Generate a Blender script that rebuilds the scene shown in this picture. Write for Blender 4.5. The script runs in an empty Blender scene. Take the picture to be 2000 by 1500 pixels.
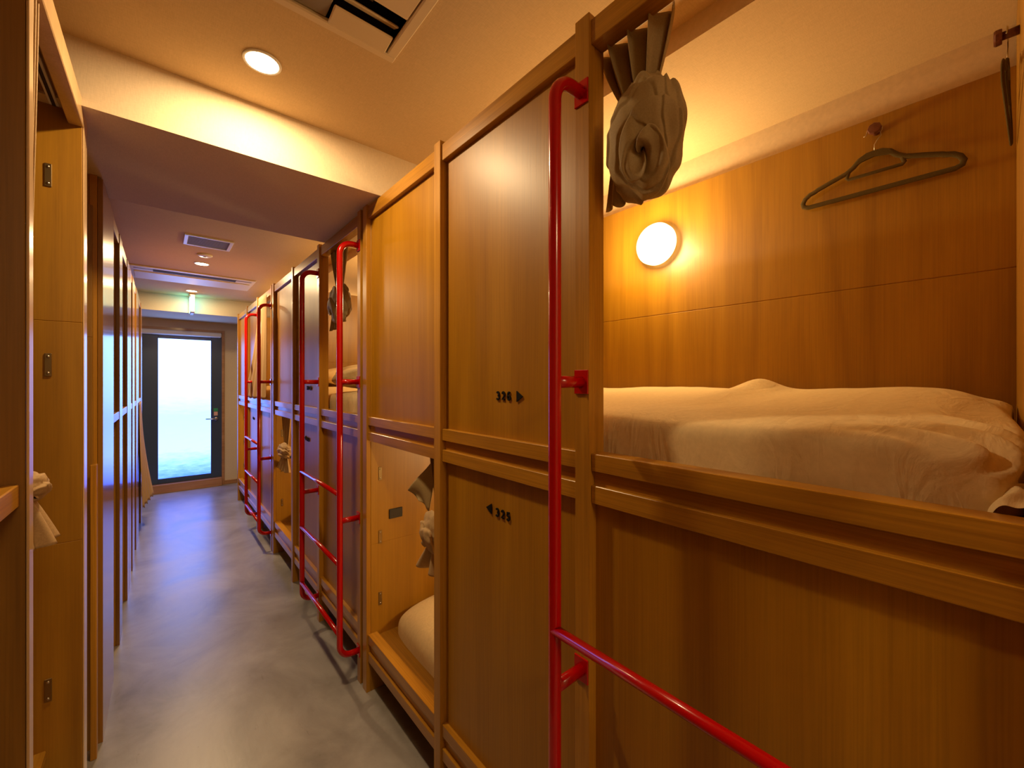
import bpy, bmesh, math, random
from mathutils import Vector, Matrix, noise
random.seed(7)
H = 1.479                      # camera height above the floor
C = bpy.context.scene.collection
PI = math.pi

# ------------------------------------------------------------------ materials
def nmat(name):
    m = bpy.data.materials.new(name); m.use_nodes = True
    nt = m.node_tree; nt.nodes.clear()
    out = nt.nodes.new('ShaderNodeOutputMaterial')
    b = nt.nodes.new('ShaderNodeBsdfPrincipled')
    nt.links.new(b.outputs[0], out.inputs[0])
    return m, nt, b

def ramp(nt, stops):
    r = nt.nodes.new('ShaderNodeValToRGB')
    e = r.color_ramp.elements
    while len(e) < len(stops): e.new(0.5)
    for el, (p, c) in zip(e, stops):
        el.position = p; el.color = (*c, 1)
    return r

def coords(nt, scale=(1, 1, 1), kind='Object'):
    tc = nt.nodes.new('ShaderNodeTexCoord'); mp = nt.nodes.new('ShaderNodeMapping')
    mp.inputs['Scale'].default_value = scale
    nt.links.new(tc.outputs[kind], mp.inputs['Vector'])
    return mp

def noise_node(nt, mp, scale, detail=4, rough=0.55, dist=0.0):
    n = nt.nodes.new('ShaderNodeTexNoise')
    n.inputs['Scale'].default_value = scale; n.inputs['Detail'].default_value = detail
    n.inputs['Roughness'].default_value = rough; n.inputs['Distortion'].default_value = dist
    nt.links.new(mp.outputs[0], n.inputs['Vector'])
    return n

def wood(name, dark, mid, light, axis='z', rough=0.32, coat=0.0, figure=1.0, streak=0.35, spec=0.5, bump=0.02):
    m, nt, b = nmat(name)
    k = 0.07
    sc = {'z': (1, 1, k), 'y': (1, k, 1), 'x': (k, 1, 1)}[axis]
    mp = coords(nt, sc)
    n1 = noise_node(nt, mp, 9 * figure, 5, 0.6, 0.8)          # broad figure
    r1 = ramp(nt, [(0.30, dark), (0.52, mid), (0.72, light)])
    nt.links.new(n1.outputs['Fac'], r1.inputs[0])
    k2 = 0.012
    sc2 = {'z': (1, 1, k2), 'y': (1, k2, 1), 'x': (k2, 1, 1)}[axis]
    mp2 = coords(nt, sc2)
    n2 = noise_node(nt, mp2, 260, 3, 0.6, 0.0)                # fine pores
    r2 = ramp(nt, [(0.32, (1 - streak,) * 3), (0.60, (1, 1, 1))])
    nt.links.new(n2.outputs['Fac'], r2.inputs[0])
    mx = nt.nodes.new('ShaderNodeMix'); mx.data_type = 'RGBA'; mx.blend_type = 'MULTIPLY'
    mx.inputs[0].default_value = 1.0
    nt.links.new(r1.outputs[0], mx.inputs[6]); nt.links.new(r2.outputs[0], mx.inputs[7])
    nt.links.new(mx.outputs[2], b.inputs['Base Color'])
    b.inputs['Roughness'].default_value = rough
    b.inputs['Specular IOR Level'].default_value = spec
    b.inputs['Coat Weight'].default_value = coat
    b.inputs['Coat Roughness'].default_value = 0.12
    bp = nt.nodes.new('ShaderNodeBump'); bp.inputs['Strength'].default_value = bump * 5
    bp.inputs['Distance'].default_value = 0.001
    nt.links.new(n2.outputs['Fac'], bp.inputs['Height']); nt.links.new(bp.outputs[0], b.inputs['Normal'])
    return m

def plain(name, col, rough=0.5, metal=0.0, spec=0.5, coat=0.0, nscale=None, namp=0.12, bump=0.0):
    m, nt, b = nmat(name)
    b.inputs['Base Color'].default_value = (*col, 1)
    if nscale:
        mp = coords(nt)
        n = noise_node(nt, mp, nscale, 4)
        lo = tuple(c * (1 - namp) for c in col); hi = tuple(min(1, c * (1 + namp)) for c in col)
        r = ramp(nt, [(0.3, lo), (0.7, hi)])
        nt.links.new(n.outputs['Fac'], r.inputs[0]); nt.links.new(r.outputs[0], b.inputs['Base Color'])
        if bump:
            bp = nt.nodes.new('ShaderNodeBump'); bp.inputs['Strength'].default_value = bump
            bp.inputs['Distance'].default_value = 0.002
            nt.links.new(n.outputs['Fac'], bp.inputs['Height']); nt.links.new(bp.outputs[0], b.inputs['Normal'])
    b.inputs['Roughness'].default_value = rough; b.inputs['Metallic'].default_value = metal
    b.inputs['Specular IOR Level'].default_value = spec; b.inputs['Coat Weight'].default_value = coat
    b.inputs['Coat Roughness'].default_value = 0.06
    return m

def emit(name, col, strength):
    m = bpy.data.materials.new(name); m.use_nodes = True
    nt = m.node_tree; nt.nodes.clear()
    out = nt.nodes.new('ShaderNodeOutputMaterial'); e = nt.nodes.new('ShaderNodeEmission')
    e.inputs[0].default_value = (*col, 1); e.inputs[1].default_value = strength
    nt.links.new(e.outputs[0], out.inputs[0])
    return m

def wallpaper(name, col):
    m, nt, b = nmat(name)
    mp = coords(nt, (1, 1, 1))
    a = noise_node(nt, coords(nt, (600, 60, 60)), 1, 2)
    c = noise_node(nt, coords(nt, (60, 600, 600)), 1, 2)
    big = noise_node(nt, mp, 1.5, 3)
    ad = nt.nodes.new('ShaderNodeMath'); ad.operation = 'ADD'
    nt.links.new(a.outputs['Fac'], ad.inputs[0]); nt.links.new(c.outputs['Fac'], ad.inputs[1])
    r = ramp(nt, [(0.35, tuple(x * 0.90 for x in col)), (0.65, tuple(min(1, x * 1.06) for x in col))])
    hf = nt.nodes.new('ShaderNodeMath'); hf.operation = 'MULTIPLY'; hf.inputs[1].default_value = 0.5
    nt.links.new(ad.outputs[0], hf.inputs[0]); nt.links.new(hf.outputs[0], r.inputs[0])
    r2 = ramp(nt, [(0.3, (0.94,) * 3), (0.7, (1, 1, 1))]); nt.links.new(big.outputs['Fac'], r2.inputs[0])
    mx = nt.nodes.new('ShaderNodeMix'); mx.data_type = 'RGBA'; mx.blend_type = 'MULTIPLY'; mx.inputs[0].default_value = 1
    nt.links.new(r.outputs[0], mx.inputs[6]); nt.links.new(r2.outputs[0], mx.inputs[7])
    nt.links.new(mx.outputs[2], b.inputs['Base Color'])
    bp = nt.nodes.new('ShaderNodeBump'); bp.inputs['Strength'].default_value = 0.25; bp.inputs['Distance'].default_value = 0.0006
    nt.links.new(hf.outputs[0], bp.inputs['Height']); nt.links.new(bp.outputs[0], b.inputs['Normal'])
    b.inputs['Roughness'].default_value = 0.85; b.inputs['Specular IOR Level'].default_value = 0.25
    return m

def floor_mat():
    m, nt, b = nmat('grey_mottled_vinyl')
    mp = coords(nt)
    n1 = noise_node(nt, mp, 2.2, 7, 0.62, 0.6)
    r1 = ramp(nt, [(0.28, (0.155, 0.142, 0.132)), (0.5, (0.265, 0.248, 0.232)), (0.72, (0.37, 0.35, 0.33))])
    nt.links.new(n1.outputs['Fac'], r1.inputs[0])
    n2 = noise_node(nt, coords(nt, (7, 1.2, 1)), 5, 6, 0.7, 1.5)
    r2 = ramp(nt, [(0.26, (0.60, 0.56, 0.52)), (0.36, (1, 1, 1))])
    nt.links.new(n2.outputs['Fac'], r2.inputs[0])
    n3 = noise_node(nt, mp, 55, 3, 0.6)
    r3 = ramp(nt, [(0.22, (0.62, 0.55, 0.48)), (0.34, (1, 1, 1))])
    nt.links.new(n3.outputs['Fac'], r3.inputs[0])
    mx = nt.nodes.new('ShaderNodeMix'); mx.data_type = 'RGBA'; mx.blend_type = 'MULTIPLY'; mx.inputs[0].default_value = 0.8
    nt.links.new(r1.outputs[0], mx.inputs[6]); nt.links.new(r2.outputs[0], mx.inputs[7])
    m2 = nt.nodes.new('ShaderNodeMix'); m2.data_type = 'RGBA'; m2.blend_type = 'MULTIPLY'; m2.inputs[0].default_value = 0.6
    nt.links.new(mx.outputs[2], m2.inputs[6]); nt.links.new(r3.outputs[0], m2.inputs[7])
    nt.links.new(m2.outputs[2], b.inputs['Base Color'])
    rr = nt.nodes.new('ShaderNodeMapRange'); rr.inputs[3].default_value = 0.22; rr.inputs[4].default_value = 0.42
    nt.links.new(n1.outputs['Fac'], rr.inputs[0]); nt.links.new(rr.outputs[0], b.inputs['Roughness'])
    bp = nt.nodes.new('ShaderNodeBump'); bp.inputs['Strength'].default_value = 0.12; bp.inputs['Distance'].default_value = 0.002
    nt.links.new(n2.outputs['Fac'], bp.inputs['Height']); nt.links.new(bp.outputs[0], b.inputs['Normal'])
    return m

def glass_glow():
    m = bpy.data.materials.new('frosted_daylight_glass'); m.use_nodes = True
    nt = m.node_tree; nt.nodes.clear()
    out = nt.nodes.new('ShaderNodeOutputMaterial'); e = nt.nodes.new('ShaderNodeEmission')
    tc = nt.nodes.new('ShaderNodeTexCoord'); sp = nt.nodes.new('ShaderNodeSeparateXYZ')
    nt.links.new(tc.outputs['Object'], sp.inputs[0])
    mr = nt.nodes.new('ShaderNodeMapRange'); mr.inputs[1].default_value = 0.17; mr.inputs[2].default_value = 2.06
    nt.links.new(sp.outputs[2], mr.inputs[0])
    n = noise_node(nt, coords(nt, (1, 1, 4)), 6, 6, 0.7)
    ms = nt.nodes.new('ShaderNodeMath'); ms.operation = 'MULTIPLY_ADD'; ms.inputs[1].default_value = 0.22; ms.inputs[2].default_value = -0.11
    nt.links.new(n.outputs['Fac'], ms.inputs[0])
    ad = nt.nodes.new('ShaderNodeMath'); ad.operation = 'ADD'
    nt.links.new(mr.outputs[0], ad.inputs[0]); nt.links.new(ms.outputs[0], ad.inputs[1])
    r = ramp(nt, [(0.0, (0.020, 0.060, 0.42)), (0.07, (0.045, 0.105, 0.62)), (0.20, (0.100, 0.20, 0.80)), (0.45, (0.090, 0.195, 0.80)),
                  (0.62, (0.130, 0.27, 0.86)), (0.95, (0.160, 0.33, 0.92))])
    nt.links.new(ad.outputs[0], r.inputs[0]); nt.links.new(r.outputs[0], e.inputs[0])
    e.inputs[1].default_value = GLASS
    nt.links.new(e.outputs[0], out.inputs[0])
    return m

GLASS = 5.0
M = {}
M['panel'] = wood('veneer_panel', (0.30, 0.122, 0.0040), (0.38, 0.167, 0.0055), (0.46, 0.212, 0.009), 'z', 0.40, 0.0, 0.7, 0.16, 0.42)
M['post'] = wood('solid_wood_upright', (0.34, 0.145, 0.010), (0.44, 0.195, 0.015), (0.53, 0.25, 0.024), 'z', 0.34, 0.05, 1.6, 0.20, 0.4)
M['rail'] = wood('solid_wood_rail', (0.32, 0.13, 0.010), (0.43, 0.188, 0.014), (0.54, 0.25, 0.024), 'y', 0.30, 0.15, 1.6, 0.25, 0.4)
M['back'] = wood('cherry_back_panel', (0.25, 0.108, 0.004), (0.33, 0.150, 0.006), (0.40, 0.192, 0.010), 'z', 0.40, 0.05, 0.9, 0.15)
M['side'] = wood('side_partition_veneer', (0.28, 0.125, 0.006), (0.36, 0.165, 0.008), (0.42, 0.20, 0.012), 'z', 0.42, 0.0, 0.9, 0.12)
M['deck'] = wood('oak_deck', (0.22, 0.09, 0.008), (0.36, 0.165, 0.014), (0.50, 0.26, 0.035), 'y', 0.35, 0.15, 1.2, 0.25)
M['dark'] = wood('dark_partition_veneer', (0.20, 0.090, 0.010), (0.27, 0.125, 0.014), (0.34, 0.165, 0.020), 'z', 0.4, 0.05, 0.9, 0.15)  # darker brown veneer for the left boards and the recess
M['edge'] = wood('pale_edge_band', (0.56, 0.36, 0.16), (0.64, 0.42, 0.20), (0.70, 0.48, 0.25), 'z', 0.28, 0.3, 1.4, 0.15)
M['gloss'] = wood('glossy_veneer', (0.22, 0.09, 0.010), (0.28, 0.12, 0.014), (0.34, 0.15, 0.02), 'z', 0.24, 0.3, 0.7, 0.12)
M['knob'] = wood('dark_rosewood', (0.07, 0.018, 0.010), (0.13, 0.032, 0.016), (0.2, 0.06, 0.03), 'y', 0.4, 0.1, 3, 0.4)
M['sill'] = wood('door_sill_wood', (0.34, 0.15, 0.06), (0.45, 0.21, 0.09), (0.55, 0.28, 0.13), 'x', 0.4, 0.1, 1.4, 0.3)
M['red'] = plain('red_gloss_paint', (0.44, 0.0015, 0.002), 0.2, 0, 0.4, 0.25)
M['ceil'] = wallpaper('cream_wallpaper', (0.64, 0.46, 0.25))
M['beam'] = wallpaper('beam_wallpaper', (0.68, 0.54, 0.36))
M['wall'] = wallpaper('wall_wallpaper', (0.70, 0.55, 0.37))
M['floor'] = floor_mat()
M['sheet'] = plain('cream_cotton', (0.74, 0.565, 0.30), 0.85, 0, 0.15, 0, 90, 0.05, 0.12)
def creases(m):
    nt = m.node_tree; b = [n for n in nt.nodes if n.type == 'BSDF_PRINCIPLED'][0]
    n = noise_node(nt, coords(nt, (1, 2.2, 0.7)), 9, 5, 0.55, 1.2)
    old = b.inputs['Normal'].links[0].from_socket
    bp = nt.nodes.new('ShaderNodeBump'); bp.inputs['Strength'].default_value = 0.22; bp.inputs['Distance'].default_value = 0.02
    nt.links.new(n.outputs['Fac'], bp.inputs['Height']); nt.links.new(old, bp.inputs['Normal']); nt.links.new(bp.outputs[0], b.inputs['Normal'])
creases(M['sheet'])
M['curtain'] = plain('olive_brown_cloth', (0.35, 0.250, 0.110), 0.7, 0, 0.25, 0, 300, 0.10, 0.1)
M['curtain_l'] = plain('fawn_cloth', (0.46, 0.31, 0.15), 0.75, 0, 0.2, 0, 300, 0.10, 0.1)
M['black'] = plain('black_plastic', (0.012, 0.011, 0.011), 0.45)
M['sign'] = plain('matt_black_sign', (0.006, 0.005, 0.005), 0.8, 0, 0.15)
M['steel'] = plain('brushed_steel', (0.55, 0.50, 0.42), 0.32, 1.0)
M['brass'] = plain('dull_brass', (0.30, 0.215, 0.10), 0.38, 1.0)
M['white'] = plain('white_plastic', (0.82, 0.80, 0.76), 0.4)
M['beige'] = plain('beige_plastic', (0.70, 0.56, 0.36), 0.5)
M['grey'] = plain('grey_louver', (0.22, 0.18, 0.13), 0.6)
M['void'] = plain('dark_cavity', (0.035, 0.026, 0.018), 0.8)
M['velvet'] = plain('olive_velvet', (0.085, 0.058, 0.020), 0.9, 0, 0.1, 0, 500, 0.15)
M['navy_bloom'] = plain('navy_aluminium_bloom', (0.034, 0.062, 0.135), 0.35, 0.1)  # dark frame colour lifted bluer, bloom from the bright glass painted in
M['green'] = plain('green_label', (0.02, 0.32, 0.14), 0.5)
M['redlab'] = plain('pale_label', (0.75, 0.45, 0.40), 0.5)
M['lens'] = emit('downlight_glow', (1.0, 0.84, 0.55), 14)
M['lamp'] = emit('opal_lamp_glow', (1.0, 0.74, 0.30), 3.2)
M['exit'] = emit('exit_sign_glow', (0.20, 0.95, 1.0), 4.5)
M['glass'] = glass_glow()

# ------------------------------------------------------------------ mesh helpers
class MB:
    def __init__(s): s.bm = bmesh.new()
    def box(s, x0, y0, z0, x1, y1, z1, bev=0.0012):
        r = bmesh.ops.create_cube(s.bm, size=1)
        vs = r['verts']
        for v in vs:
            v.co = Vector(((x0 + x1) / 2 + v.co.x * (x1 - x0), (y0 + y1) / 2 + v.co.y * (y1 - y0), (z0 + z1) / 2 + v.co.z * (z1 - z0)))
        if bev:
            es = list({e for v in vs for e in v.link_edges})
            bmesh.ops.bevel(s.bm, geom=es, offset=min(bev, 0.45 * min(abs(x1 - x0), abs(y1 - y0), abs(z1 - z0))), segments=1, affect='EDGES')
        return s
    def prism(s, pts, axis, a, b):
        """pts: 2D outline, extruded along axis from a to b"""
        def P(p, t):
            return {'x': (t, p[0], p[1]), 'y': (p[0], t, p[1]), 'z': (p[0], p[1], t)}[axis]
        v0 = [s.bm.verts.new(P(p, a)) for p in pts]; v1 = [s.bm.verts.new(P(p, b)) for p in pts]
        n = len(pts)
        s.bm.faces.new(v0[::-1]); s.bm.faces.new(v1)
        for i in range(n): s.bm.faces.new((v0[i], v0[(i + 1) % n], v1[(i + 1) % n], v1[i]))
        return s
    def tube(s, pts, r, seg=12, closed=False, flat=1.0, up=None):
        """round (or flattened) tube along pts; up = direction of the wide side"""
        pts = [Vector(p) for p in pts]; n = len(pts); rings = []
        prev = None
        for i, p in enumerate(pts):
            if closed: t = pts[(i + 1) % n] - pts[i - 1]
            else: t = pts[min(i + 1, n - 1)] - pts[max(i - 1, 0)]
            t.normalize()
            if up is not None:
                a = t.cross(Vector(up))
                a = a.normalized() if a.length > 1e-5 else Vector((1, 0, 0))
            elif prev is None:
                a = t.cross(Vector((0, 0, 1)))
                if a.length < 0.1: a = t.cross(Vector((0, 1, 0)))
                a.normalize()
            else:
                a = prev - t * prev.dot(t); a.normalize()
            prev = a; b = t.cross(a)
            rr = r[i] if isinstance(r, (list, tuple)) else r
            rings.append([s.bm.verts.new(p + (a * math.cos(2 * PI * k / seg) + b * math.sin(2 * PI * k / seg) * flat) * rr) for k in range(seg)])
        m = n if closed else n - 1
        for i in range(m):
            A, B = rings[i], rings[(i + 1) % n]
            for k in range(seg): s.bm.faces.new((A[k], A[(k + 1) % seg], B[(k + 1) % seg], B[k]))
        if not closed:
            s.bm.faces.new(rings[0][::-1]); s.bm.faces.new(rings[-1])
        return s
    def lathe(s, prof, loc=(0, 0, 0), axis='z', seg=40):
        rings = []
        for (r, h) in prof:
            ring = []
            for k in range(seg):
                a = 2 * PI * k / seg; c, d = r * math.cos(a), r * math.sin(a)
                q = {'z': (c, d, h), 'x': (h, c, d), 'y': (c, h, d)}[axis]
                ring.append(s.bm.verts.new(Vector(q) + Vector(loc)))
            rings.append(ring)
        for A, B in zip(rings, rings[1:]):
            for k in range(seg): s.bm.faces.new((A[k], A[(k + 1) % seg], B[(k + 1) % seg], B[k]))
        s.bm.faces.new(rings[0][::-1]); s.bm.faces.new(rings[-1])
        return s
    def grid(s, fn, nu, nv, wrap=False):
        vs = [[s.bm.verts.new(fn(i / (nu if wrap else nu - 1), j / (nv - 1))) for j in range(nv)] for i in range(nu)]
        for i in range(nu if wrap else nu - 1):
            for j in range(nv - 1):
                i2 = (i + 1) % nu
                s.bm.faces.new((vs[i][j], vs[i2][j], vs[i2][j + 1], vs[i][j + 1]))
        return s
    def build(s, name, mat, parent=None, smooth=False, solid=0.0, sub=0):
        bmesh.ops.remove_doubles(s.bm, verts=s.bm.verts, dist=1e-6)
        bmesh.ops.recalc_face_normals(s.bm, faces=s.bm.faces)
        me = bpy.data.meshes.new(name); s.bm.to_mesh(me); s.bm.free()
        me.materials.append(mat)
        if smooth:
            for p in me.polygons: p.use_smooth = True
        o = bpy.data.objects.new(name, me); C.objects.link(o)
        if parent: o.parent = parent
        if solid:
            md = o.modifiers.new('thickness', 'SOLIDIFY'); md.thickness = solid; md.offset = 0
        if sub:
            md = o.modifiers.new('smooth', 'SUBSURF'); md.levels = sub; md.render_levels = sub
        return o

def tag(o, label=None, cat=None, group=None, kind=None):
    if label: o['label'] = label
    if cat: o['category'] = cat
    if group: o['group'] = group
    if kind: o['kind'] = kind
    return o

def empty(name, loc=(0, 0, 0), rz=0.0, label=None, cat=None, group=None, kind=None):
    o = bpy.data.objects.new(name, None); C.objects.link(o)
    o.location = loc; o.rotation_euler = (0, 0, rz); o.empty_display_size = 0.05
    return tag(o, label, cat, group, kind)

def copy_tree(o, loc=None, parent=None):
    c = o.copy(); C.objects.link(c); c.parent = parent
    if loc is not None: c.location = loc
    for ch in list(o.children): copy_tree(ch, None, c)
    return c

def struct(name, mb, mat, parent=None, label=None, **k):
    o = mb.build(name, mat, parent, **k)
    if not parent: tag(o, label, None, None, 'structure')
    return o

# ------------------------------------------------------------------ room shell (z measured from the floor)
ZC = H + 1.045                 # corridor ceiling
ZB = H + 0.843                 # underside of the beams
struct('floor', MB().box(-1.25, -2.1, -0.04, 1.85, 7.3, 0.0, 0), M['floor'], label='grey mottled vinyl floor running down the narrow corridor')
mb = MB()
ax0, ax1, ay0, ay1 = -0.36, 0.548, 0.72, 1.245      # opening for the near air conditioner
mb.box(-1.25, -2.1, ZC, ax0, 7.3, ZC + 0.04, 0).box(ax1, -2.1, ZC, 1.85, 7.3, ZC + 0.04, 0)
mb.box(ax0, -2.1, ZC, ax1, ay0, ZC + 0.04, 0).box(ax0, ay1, ZC, ax1, 7.3, ZC + 0.04, 0)
struct('ceiling', mb, M['ceil'], label='cream papered ceiling above the corridor')
struct('trim_1', MB().box(-1.25, 1.81, ZB, 1.80, 2.64, ZC, 0), M['beam'], label='wide boxed beam crossing the ceiling in the middle of the corridor')
struct('trim_2', MB().box(-1.25, 6.40, ZB, 1.80, 7.25, ZC, 0), M['beam'], label='boxed beam above the end door carrying the exit sign')
struct('trim_3', MB().box(1.163, -2.1, H + 0.979, 1.80, 1.81, ZC, 0).box(1.163, 2.64, H + 0.979, 1.80, 6.40, ZC, 0), M['ceil'], label='lowered ceiling strip above the right hand bunks')
struct('wall_right', MB().box(1.782, -2.1, 0, 1.85, 7.3, ZC, 0), M['wall'], label='cream wall behind the right hand bunks')
struct('wall_left', MB().box(-1.25, -2.1, 0, -1.18, 7.3, ZC, 0), M['wall'], label='cream wall behind the left hand bunks')
struct('wall_rear', MB().box(-1.25, -2.14, 0, 1.85, -2.1, ZC, 0), M['wall'], label='cream wall behind the viewer')
DX0, DX1 = -0.25, 0.720
struct('wall_end', MB().box(-1.25, 7.25, 0, DX0, 7.33, ZC, 0).box(DX1, 7.25, 0, 1.85, 7.33, ZC, 0).box(DX0, 7.25, H + 0.735, DX1, 7.33, ZC, 0), M['wall'],
       label='cream end wall around the glazed door')
struct('baseboard_end', MB().box(0.722, 7.236, 0, 1.70, 7.25, 0.055), M['sill'], label='low wooden baseboard on the end wall right of the door')

# end door
door = empty('door_1', (0.2, 7.25, 0), label='dark framed door with a bright frosted glass panel at the corridor end', kind='structure')
def dmb(): return MB()
ox = 0.2
def dbox(mb, x0, y0, z0, x1, y1, z1, bev=0.002): return mb.box(x0 - ox, y0, z0, x1 - ox, y1, z1, bev)
m1 = MB()
dbox(m1, DX0, 0.0, 0.116, -0.006, 0.05, H + 0.64); dbox(m1, 0.564, 0.0, 0.116, 0.689, 0.05, H + 0.64)
dbox(m1, -0.006, 0.0, 0.116, 0.564, 0.05, H - 1.298); dbox(m1, -0.006, 0.0, H + 0.585, 0.564, 0.05, H + 0.64)
m1.build('door_leaf_frame', M['navy_bloom'], door)
m1 = MB(); dbox(m1, -0.008, 0.02, H - 1.30, 0.566, 0.03, H + 0.587, 0); m1.build('frosted_glass_pane', M['glass'], door)
m1 = MB(); dbox(m1, 0.689, -0.02, 0.0, 0.722, 0.06, H + 0.735); dbox(m1, DX0, -0.02, H + 0.70, 0.689, 0.06, H + 0.735)
m1.build('door_casing', M['sill'], door)
m1 = MB(); dbox(m1, DX0, -0.07, 0.0, 0.689, 0.05, 0.114, 0.004); m1.build('door_sill', M['sill'], door)
m1 = MB(); dbox(m1, DX0, -0.06, H + 0.632, 0.684, -0.001, H + 0.697, 0.012); m1.build('blind_cassette', M['white'], door)
zh = H - 0.525
hd = MB().lathe([(0.001, -0.012), (0.026, -0.012), (0.026, 0.0), (0.001, 0.0)], (0.625 - ox, 0, zh), 'y', 24).build('handle_rose', M['steel'], door, True)
MB().tube([(0.625 - ox, -0.01, zh), (0.625 - ox, -0.045, zh), (0.60 - ox, -0.052, zh), (0.50 - ox, -0.052, zh + 0.003)], 0.009, 10).build('lever_handle', M['steel'], door, True)
m1 = MB(); dbox(m1, 0.595, -0.004, zh + 0.105, 0.645, 0.0, zh + 0.150, 0.0005); m1.build('green_notice', M['green'], door)
m1 = MB(); dbox(m1, 0.598, -0.004, zh + 0.045, 0.642, 0.0, zh + 0.10, 0.0005); m1.build('pale_notice', M['redlab'], door)

# ------------------------------------------------------------------ right hand bunk units
XF = 0.75                      # front of the posts
P = 2.10                       # length of one unit
S = [-0.079, 2.021, 4.121]
def bx(mb, X0, y0, z0, X1, y1, z1, bev=0.0012): return mb.box(X0 - XF, y0, H + z0, X1 - XF, y1, H + z1, bev)
posts = [(0.0, 0.04), (0.685, 0.727), (1.345, 1.388), (2.022, 2.068)]
bays = [(0.04, 0.685), (0.727, 1.345), (1.388, 2.022)]
unit = empty('bunk_unit', (XF, S[0], 0))
for (a, b) in posts:
    m1 = MB(); bx(m1, 0.75, a, -H, 0.771, b, 0.850)
    if a < 2: bx(m1, 0.7712, a + 0.001, -H, 0.806, b - 0.001, 0.838, 0.0008)
    m1.build('post', M['post'], unit)
for (a, b) in bays:
    m1 = MB(); bx(m1, 0.757, a, 0.778, 0.800, b, 0.835); m1.build('header_rail', M['rail'], unit)
    m1 = MB(); bx(m1, 0.757, a + .001, -0.205, 0.802, b - .001, -0.165); bx(m1, 0.769, a + .006, -0.238, 0.802, b - .001, -0.205, 0); bx(m1, 0.757, a + .001, -0.279, 0.802, b - .001, -0.238)
    m1.build('middle_rail', M['rail'], unit)
    m1 = MB(); bx(m1, 0.757, a + .001, -1.245, 0.802, b - .001, -1.203); bx(m1, 0.769, a + .006, -1.288, 0.802, b - .001, -1.245, 0); bx(m1, 0.757, a + .001, -1.330, 0.802, b - .001, -1.288)
    m1.build('bottom_rail', M['rail'], unit)
for (i, z0, z1) in ((1, -0.205, 0.78), (2, -0.205, 0.78), (0, -1.245, -0.24), (1, -1.245, -0.24)):
    a, b = bays[i]
    m1 = MB(); bx(m1, 0.776, a - 0.002, z0, 0.794, b + 0.002, z1, 0); m1.build('front_panel', M['panel'], unit)
def partition(y0, y1, zs, mat=M['side'], x0=0.8065, x1=1.757):
    m1 = MB()
    for za, zb in zip(zs, zs[1:]): bx(m1, x0, y0, za, x1, y1, zb, 0.0012)
    return m1.build('side_partition', mat, unit)
partition(2.0215, 2.066, [-H, -0.78, 0.186, 0.838], M['side'], 0.7713)
m1 = MB()
for za, zb in ((-H, -0.70), (-0.70, -0.2), (-0.2, 0.31), (0.31, 0.855)): bx(m1, 1.757, 0.0, za, 1.779, 2.068, zb, 0.0025)
m1.build('back_panel', M['back'], unit)
m1 = MB(); bx(m1, 0.803, 0.04, -0.200, 1.756, 2.023, -0.176); m1.build('upper_berth_deck', M['deck'], unit)
m1 = MB(); bx(m1, 0.803, 0.04, -1.245, 1.756, 2.023, -1.222); m1.build('lower_berth_deck', M['deck'], unit)
# joint plates and small plaque on the far partition, lower berth
for zc in (-0.445, -0.752, -1.05):
    pl = MB(); bx(pl, 0.809, 2.0190, zc - 0.032, 0.826, 2.0214, zc + 0.032, 0.0015); pl = pl.build('joint_plate', M['brass'], unit)
    for dz in (-0.022, 0.022):
        sc = MB().lathe([(0.0003, 0), (0.0035, 0), (0.0030, -0.0015), (0.0003, -0.0018)], (0.8175 - XF, 2.0189, H + zc + dz), 'y', 10).build('screw', M['steel'], pl, True)
m1 = MB(); bx(m1, 0.862, 2.016, -0.675, 0.932, 2.0214, -0.627, 0.002); m1.build('outlet_plaque', M['black'], unit)
m1 = MB(); bx(m1, 0.806, 0.045, 0.80, 0.824, 0.684, 0.812, 0.001); m1.build('curtain_track', M['white'], unit)
m1 = MB(); bx(m1, 0.803, 1.39, -0.262, 0.820, 2.02, -0.250, 0.001); m1.build('curtain_track', M['white'], unit)
units = [unit, copy_tree(unit, (XF, S[1], 0)), copy_tree(unit, (XF, S[2], 0))]
for u, top in zip(units, (0.976, 0.853, 0.853)):
    m1 = MB()
    for za, zb in ((-H, -0.78), (-0.78, 0.31), (0.31, top)): bx(m1, 0.8065, 0.004, za, 1.757, 0.043 if u is unit else 0.040, zb)
    m1.build('side_partition', M['side'], u)
tag(units[0], 'nearest right hand double bunk unit of amber wood panels and posts', 'bunk bed', 'bunk units along the right side')
tag(units[1], 'middle right hand wooden bunk unit behind the wide ceiling beam', 'bunk bed', 'bunk units along the right side')
tag(units[2], 'farthest right hand wooden bunk unit beside the glazed end door', 'bunk bed', 'bunk units along the right side')

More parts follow.
